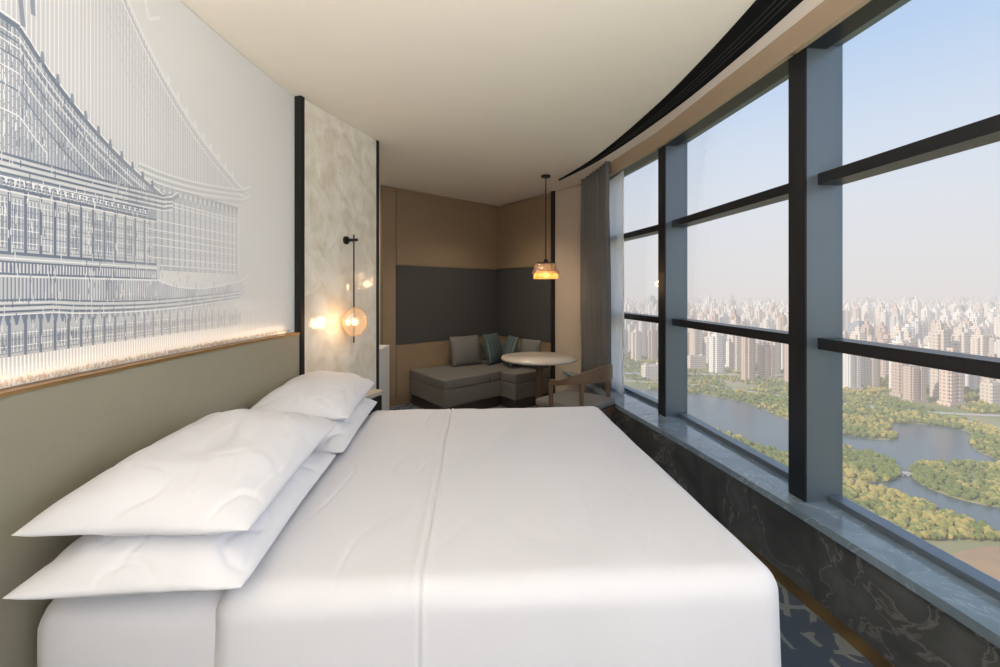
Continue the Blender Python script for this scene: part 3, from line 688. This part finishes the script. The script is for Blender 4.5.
# ---------------------------------------------------------------- pendant
pd=empty("pendant_lamp",(.50,5.02,0)); tag(pd,"hanging pendant lamp with amber glass shade on black cord","pendant lamp")
cyl("ceiling_cap",(0,0,CEIL-.012),.05,.05,.02,black,pd)
cyl("cord",(0,0,(CEIL+1.74)/2),.006,.006,CEIL-1.75,black,pd,seg=10)
cyl("cap",(0,0,1.735),.03,.02,.04,black,pd)
lathe("glass_shade",[(.025,1.724),(.105,1.716),(.148,1.605),(.146,1.595)],cleargl,pd,flute=.012,nf=20,seg=120)
lathe("inner_shade",[(.02,1.625),(.10,1.622),(.128,1.595),(.134,1.545),(.128,1.54)],amber,pd,flute=.012,nf=24,seg=144)
lathe("shade_rim",[(.102,1.720),(.109,1.720),(.109,1.710),(.102,1.710)],black,pd)
bm=bmesh.new(); bmesh.ops.create_uvsphere(bm,u_segments=16,v_segments=12,radius=.026); b=frombm("bulb",bm,bulbm,pd,True); b.location=(0,0,1.585)
plight("pendant_light",(.50,5.02,1.49),2.5,(1,.66,.36),.04)
# ---------------------------------------------------------------- curtains
def curtain(name,path,z0,z1,amp,nw,m,lab):
    P=smoothpts(path,40); n=len(P); A=offs(P,1); v=[];f=[]; nz=14
    for j in range(nz+1):
        z=z0+(z1-z0)*j/nz; k2=.7+.3*(1-j/nz)
        for i,(p,a) in enumerate(zip(P,A)):
            s=math.sin(2*math.pi*nw*i/n+.5*math.sin(j*.35+i*.02))+.25*math.sin(4.6*math.pi*nw*i/n+j*.2)
            v.append((p[0]+(a[0]-p[0])*amp*s*k2,p[1]+(a[1]-p[1])*amp*s*k2,z))
    for j in range(nz):
        for i in range(n-1): q=j*n+i; f.append((q,q+1,q+n+1,q+n))
    ob=mesh(name,v,f,m,None,True); md=ob.modifiers.new("t",'SOLIDIFY'); md.thickness=.003
    tag(ob,lab,"curtain"); return ob
curtain("curtain",[(1.055,4.46),(1.03,4.7),(.99,4.95),(.935,5.25)],.435,CEIL-.001,.036,8,curtainm,"gathered grey blackout curtain hanging over the stone ledge")
curtain("sheer_curtain",[(1.155,4.30),(1.15,4.45),(1.13,4.62),(1.11,4.80)],.435,HB-.01,.012,9,sheerm,"thin white sheer curtain gathered beside the window")
# ---------------------------------------------------------------- city outside
GZ=EYE-120
gd=mesh("park_ground",[(-2500,-3000,GZ),(9000,-3000,GZ),(9000,9000,GZ),(-2500,9000,GZ)],[(0,1,2,3)],groundmat); tag(gd,"green and yellow autumn parkland stretching to the city","ground",kind="structure")
lake=[(110,580),(215,535),(258,488),(265,418),(283,382),(305,366),(325,376),(348,410),(385,405),(392,384),(358,348),(350,315),(365,285),(340,250),(310,245),(295,222),(260,185),(243,226),(232,268),(212,292),(218,318),(203,340),(172,425),(111,490)]
sm=smoothpts(lake+[lake[0]],5)[:-1]
isl=[[(292,318),(318,316),(352,312),(360,285),(322,258),(276,252),(259,272),(266,298)],
     [(259,350),(270,334),(268,310),(247,289),(225,288),(222,310),(236,335)]]
isls=[smoothpts(p+[p[0]],5)[:-1] for p in isl]
def flat(name,poly,z,m):
    bm=bmesh.new(); f=bm.faces.new([bm.verts.new((p[0],p[1],z)) for p in poly]); bmesh.ops.triangulate(bm,faces=[f]); return frombm(name,bm,m)
lk=flat("lake",sm,GZ+.6,waterm); tag(lk,"winding blue-grey park lake","lake")
for p_ in isls:
    io=prism("lake_island",p_,GZ+.1,GZ+1.1,groundmat); tag(io,"low green island with autumn trees in the lake","island",group="lake islands")
for pme in lk.data.polygons:
    if pme.normal.z<0: pme.flip()
ea=flat("earth_clearing",smoothpts([(195,205),(232,214),(238,190),(215,160),(180,170),(195,205)],5)[:-1],GZ+.7,sandm); tag(ea,"bare brown earth clearing near the lake","ground")
def inpoly(x,y,P):
    c=False; j=len(P)-1
    for i in range(len(P)):
        if (P[i][1]>y)!=(P[j][1]>y) and x<(P[j][0]-P[i][0])*(y-P[i][1])/(P[j][1]-P[i][1])+P[i][0]: c=not c
        j=i
    return c
RP=[]
def road(pts,w,lab):
    sp_=smoothpts(pts,8)
    o=ribbon("park_road",sp_,-w/2,w/2,GZ+.3,GZ+.8,roadm); tag(o,lab,"road",group="park roads")
    for a,b in zip(sp_[:-1],sp_[1:]):
        n=max(1,int(math.dist(a,b)/6))
        for i in range(n): RP.append((a[0]+(b[0]-a[0])*i/n,a[1]+(b[1]-a[1])*i/n,w/2+3))
road([(90,620),(240,580),(340,500),(420,450),(520,430)],6,"pale winding park road along the lake shore")
road([(420,450),(430,380),(400,330),(420,260)],4,"narrow pale park road among trees")
road([(150,660),(500,620),(900,440)],10,"wide pale avenue in front of the high-rises")
bg_=empty("footbridge",(262,296,GZ+.6),math.radians(-8)); tag(bg_,"small white arched stone bridge over the lake","bridge"); bg_.scale=(.5,.5,.5)
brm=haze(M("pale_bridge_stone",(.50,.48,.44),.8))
v=[];f=[]; n=24
for i in range(n+1):
    x=-14+28*i/n; zt_=3.2-2.2*(x/14)**2; zb=max(0,(2.0 if abs(((x+14)%7)-3.5)<2.3 else 0))*(1 if abs(x)<13 else 0)
    for yy,zz in ((-2.2,zb),(2.2,zb),(2.2,zt_),(-2.2,zt_)): v.append((x,yy,zz))
for i in range(n):
    for q in range(4): f.append((4*i+q,4*i+(q+1)%4,4*i+4+(q+1)%4,4*i+4+q))
mesh("deck",v,f,brm,bg_)
for yy in (-2.1,2.1):
    v=[];f=[]
    for i in range(n+1):
        x=-14+28*i/n; z=3.2-2.2*(x/14)**2; v+=[(x,yy-.1,z),(x,yy+.1,z),(x,yy+.1,z+1.1),(x,yy-.1,z+1.1)]
    for i in range(n):
        for q in range(4): f.append((4*i+q,4*i+(q+1)%4,4*i+4+(q+1)%4,4*i+4+q))
    mesh("railing",v,f,brm,bg_)
# buildings
def bmesh_tower(w,d,h,style):
    bm=bmesh.new()
    def bx(cx,cy,sx,sy,z0,z1):
        r=bmesh.ops.create_cube(bm,size=1); vs=r['verts']; bmesh.ops.scale(bm,vec=(sx,sy,z1-z0),verts=vs); bmesh.ops.translate(bm,vec=(cx,cy,(z0+z1)/2),verts=vs)
    if style==0:
        bx(0,0,w,d*.7,0,h); bx(-w*.28,0,w*.3,d,0,h*.97); bx(w*.28,0,w*.3,d,0,h*.97); bx(0,0,w*.25,d*.5,h,h+5); bx(0,0,w*1.1,d*1.1,0,4)
    elif style==1:
        bx(0,0,w*.5,d,0,h); bx(-w*.3,d*.1,w*.4,d*.7,0,h*.94); bx(w*.3,-d*.1,w*.4,d*.7,0,h*.94); bx(0,0,w*.3,d*.4,h,h+6); bx(0,0,w*.1,d*.1,h+6,h+9)
    elif style==2:
        bx(0,0,w,d,0,h*.85); bx(0,0,w*.8,d*.8,h*.85,h*.95); bx(0,0,w*.5,d*.5,h*.95,h); bx(0,0,1,1,h,h+12)
    elif style==3:
        bx(0,0,w*1.4,d,0,h); bx(0,0,w*1.3,d*.9,h,h+1.5); bx(-w*.5,0,w*.2,d*.4,h+1.5,h+4); bx(w*.5,0,w*.2,d*.4,h+1.5,h+4)
    return bm
protos=[]
for i in range(12):
    st=[0,1,0,1,0,2,3,1,0,1,2,3][i]; w=[16,18,20,15,14,22,20,16,18,14,20,18][i]; d=[12,13,11,12,11,20,11,13,11,11,18,11][i]; h=[52,62,46,64,38,84,14,54,62,66,70,18][i]
    bm=bmesh_tower(w,d,h,st); me=bpy.data.meshes.new("apartment_tower_mesh"); bm.to_mesh(me); bm.free()
    me.materials.append(fac[[0,1,2,0,1,3,1,0,1,2,3,0][i]]); protos.append((me,w,h,i))
tl={0:"cream residential high-rise with stepped roof among trees",1:"white residential high-rise with side wings",2:"rose-beige residential high-rise block",3:"grey glass office tower with roof mast"}
mi=[0,1,2,0,1,3,1,0,1,2,3,0]
pos=[]
tries=0; grid={}
def near(grid,x,y,r,cs=50):
    gx,gy=int(x//cs),int(y//cs)
    for a in range(-1,2):
        for b in range(-1,2):
            for (px,py,pr) in grid.get((gx+a,gy+b),()):
                if (px-x)**2+(py-y)**2<(r if r else pr)**2: return True
    return False
rg={}
for p in RP: rg.setdefault((int(p[0]//50),int(p[1]//50)),[]).append(p)
while len(pos)<4500 and tries<120000:
    tries+=1
    b=.10+1.35*random.random(); Z=480+ (3900)*random.random()**1.5; X=b*Z
    if Z<600 and b<.70: continue
    if Z<680 and b<.30: continue
    cl=ns.noise(Vector((X/200.,Z/200.,2)))
    if Z<1300 and cl<(-.12 if b<.7 else -.3): continue
    rad=27 if Z<1500 else 31
    if near(grid,X,Z,rad) or near(rg,X,Z,20) or inpoly(X,Z,sm): continue
    pos.append((X,Z,random.random())); grid.setdefault((int(X//50),int(Z//50)),[]).append((X,Z,13))
pos.sort(key=lambda p:p[0]**2+p[1]**2)
SV=[];SF=[]
nb=0
for n_,(X,Z,r) in enumerate(pos):
    pi_=random.choices(range(12),[4,4,4,3,4,.2,2,4,3,2.5,.2,2])[0]
    if Z>1600: pi_=random.choices(range(12),[3,3,3,3,3,.25,2,3,2,3,.25,2])[0]
    me,w,h,i=protos[pi_]; sc=.75+.45*random.random(); rz=.15+.12*random.random()
    if nb<290 and .2<X/Z<1.25:
        nb+=1
        o=bpy.data.objects.new("apartment_tower" if i not in(6,11) else "apartment_block",me); COL.objects.link(o); o.location=(X,Z,GZ); o.rotation_euler=(0,0,rz); o.scale=(1,1,sc)
        tag(o,tl[mi[i]] if i not in (6,11) else "low pale apartment slab block between trees","building",group="city buildings")
    else:
        ws=1.0 if Z<1600 else 1.2
        mt=Matrix.Translation((X,Z,GZ))@Matrix.Rotation(rz,4,'Z')@Matrix.Diagonal((ws,1,sc*(1.0 if random.random()<.93 else 1.4)*(1 if Z<1600 else (.9 if Z<2600 else .75)),1)); 
        vs=[mt@v.co for v in me.vertices]; bi=len(SV); SV+=vs
        for p in me.polygons: SF.append(([bi+t for t in p.vertices],mi[i]))
far=mesh("distant_city_blocks",SV,[f for f,_ in SF]); 
for fm in fac: far.data.materials.append(fm)
far.data.polygons.foreach_set("material_index",[m for _,m in SF]); tag(far,"hazy mass of distant city high-rises","buildings",kind="stuff")
# trees
def treemesh(seed):
    bm=bmesh.new(); random.seed(seed)
    for q in range(5):
        r=bmesh.ops.create_icosphere(bm,subdivisions=2,radius=1); vs=r['verts']; s=.5+.35*random.random()
        bmesh.ops.scale(bm,vec=(s,s,s*.9),verts=vs); a=q*1.3; bmesh.ops.translate(bm,vec=(.55*math.cos(a)*(q>0),.55*math.sin(a)*(q>0),1.35+.35*random.random()+(.4 if q==0 else 0)),verts=vs)
    for v in bm.verts: v.co+=v.co.normalized()*.22*ns.noise(v.co*4+Vector((seed,0,0)))
    bmesh.ops.create_cone(bm,cap_ends=True,segments=7,radius1=.11,radius2=.07,depth=1.2,matrix=Matrix.Translation((0,0,.5)))
    return bm
tp=[]
for i in range(3):
    bm=treemesh(i+3); me=bpy.data.meshes.new("tree_mesh"); bm.to_mesh(me); bm.free(); me.materials.append(treem[i]); tp.append(me)
random.seed(99)
tpos=[];tries=0
while len(tpos)<21000 and tries<130000:
    tries+=1
    b=.12+1.2*random.random(); Z=150+1150*random.random()**1.6; X=b*Z
    oni=any(inpoly(X,Z,p_) for p_ in isls)
    if inpoly(X,Z,sm) and not oni: continue
    if 175<X<240 and 155<Z<220: continue
    if Z>560 and random.random()<.35: continue
    if ns.noise(Vector((X/60.,Z/60.,7)))<-.26 and not oni: continue
    if near(rg,X,Z,None) or near(grid,X,Z,None): continue
    tpos.append((X,Z))
tpos.sort(key=lambda p:p[0]**2+p[1]**2)
TV=[];TF=[]; bmi=bmesh.new(); bmesh.ops.create_icosphere(bmi,subdivisions=1,radius=1); iv=np.array([v.co[:] for v in bmi.verts]); bmi.verts.ensure_lookup_table(); ifc=[[v.index for v in f.verts] for f in bmi.faces]; bmi.free()
nm={0:"green broadleaf park tree",1:"yellow autumn park tree",2:"olive green park tree"}
nn_=0
for (X,Z) in tpos:
    c=ns.noise(Vector((X/40.,Z/40.,1)))+.7*(random.random()-.5); t=0 if c<.02 else (2 if c<.24 else 1)
    s=1.1+1.2*random.random(); vis=.26<X/Z<1.12 and Z>190
    if nn_<290 and vis:
        nn_+=1
        o=bpy.data.objects.new("tree",tp[t]); COL.objects.link(o); o.location=(X,Z,GZ); o.scale=(s,s,s*1.1); o.rotation_euler=(0,0,random.random()*6)
        tag(o,nm[t],"tree",group="park trees by the lake")
    else:
        bi=len(TV); q=iv*np.array([s*1.0,s*1.0,s*1.0])*(1+.4*(rng.rand(12,1)-.5))+np.array([X,Z,GZ+.4+s*1.0]); TV.extend(q.tolist()); TF.extend([([bi+k2 for k2 in f],t) for f in ifc])
ft=mesh("park_woodland",TV,[f for f,_ in TF]); 
for tm in treem: ft.data.materials.append(tm)
ft.data.polygons.foreach_set("material_index",[m for _,m in TF]); tag(ft,"dense autumn woodland around lake and towers","trees",kind="stuff")
# ---------------------------------------------------------------- interior lights
def area(name,loc,size,e,col,target=None,rot=(0,0,0)):
    l=bpy.data.lights.new(name,'AREA'); l.shape='RECTANGLE'; l.size=size[0]; l.size_y=size[1]; l.energy=e; l.color=col
    o=bpy.data.objects.new(name,l); COL.objects.link(o); o.location=loc
    o.rotation_euler=(Vector(target)-Vector(loc)).to_track_quat('-Z','Y').to_euler() if target else rot
    return o
area("back_fill_light",(.1,-2.3,1.75),(2.2,1.5),15,(1,.95,.90),(-.1,3.5,2.1))  # added fill near the back wall, evens out the room; not a room lamp
area("window_side_fill",(1.42,-.75,1.55),(2.2,1.9),38,(.90,.95,1),(-1.0,1.6,1.3))  # added cool fill inside the room, stands in for window light behind the camera
area("ceiling_bounce_fill",(.1,-.55,1.0),(1.8,1.5),98,(1,.96,.90),rot=(math.pi,0,0))  # added unseen fill aimed upward, brightens the room by ceiling bounce
area("hall_light",(-2.0,4.6,2.6),(.8,.6),10,(1,.85,.68),(-2.0,4.6,0))
area("mural_wash",(-1.322,1.6,1.152),(.014,2.5),1.2,(1,.70,.44),rot=(math.pi,0,0))
for i,(x,y) in enumerate(((-.35,4.6),(-.1,5.5))):  # added spots without fixtures, brighten the seating corner
    l=bpy.data.lights.new("corner_fill_spot",'SPOT'); l.energy=34; l.color=(1,.86,.68); l.spot_size=2.2; l.spot_blend=.8; l.shadow_soft_size=.05
    o=bpy.data.objects.new("corner_fill_spot",l); COL.objects.link(o); o.location=(x,y,CEIL-.03)
# camera
cd=bpy.data.cameras.new("camera"); cd.sensor_width=36; cd.lens=460/1000*36; cd.shift_y=-43.5/1000; cd.clip_end=20000; cd.clip_start=.05
co=bpy.data.objects.new("camera",cd); COL.objects.link(co); co.location=(0,0,EYE); co.rotation_euler=(math.pi/2,0,0); S.camera=co
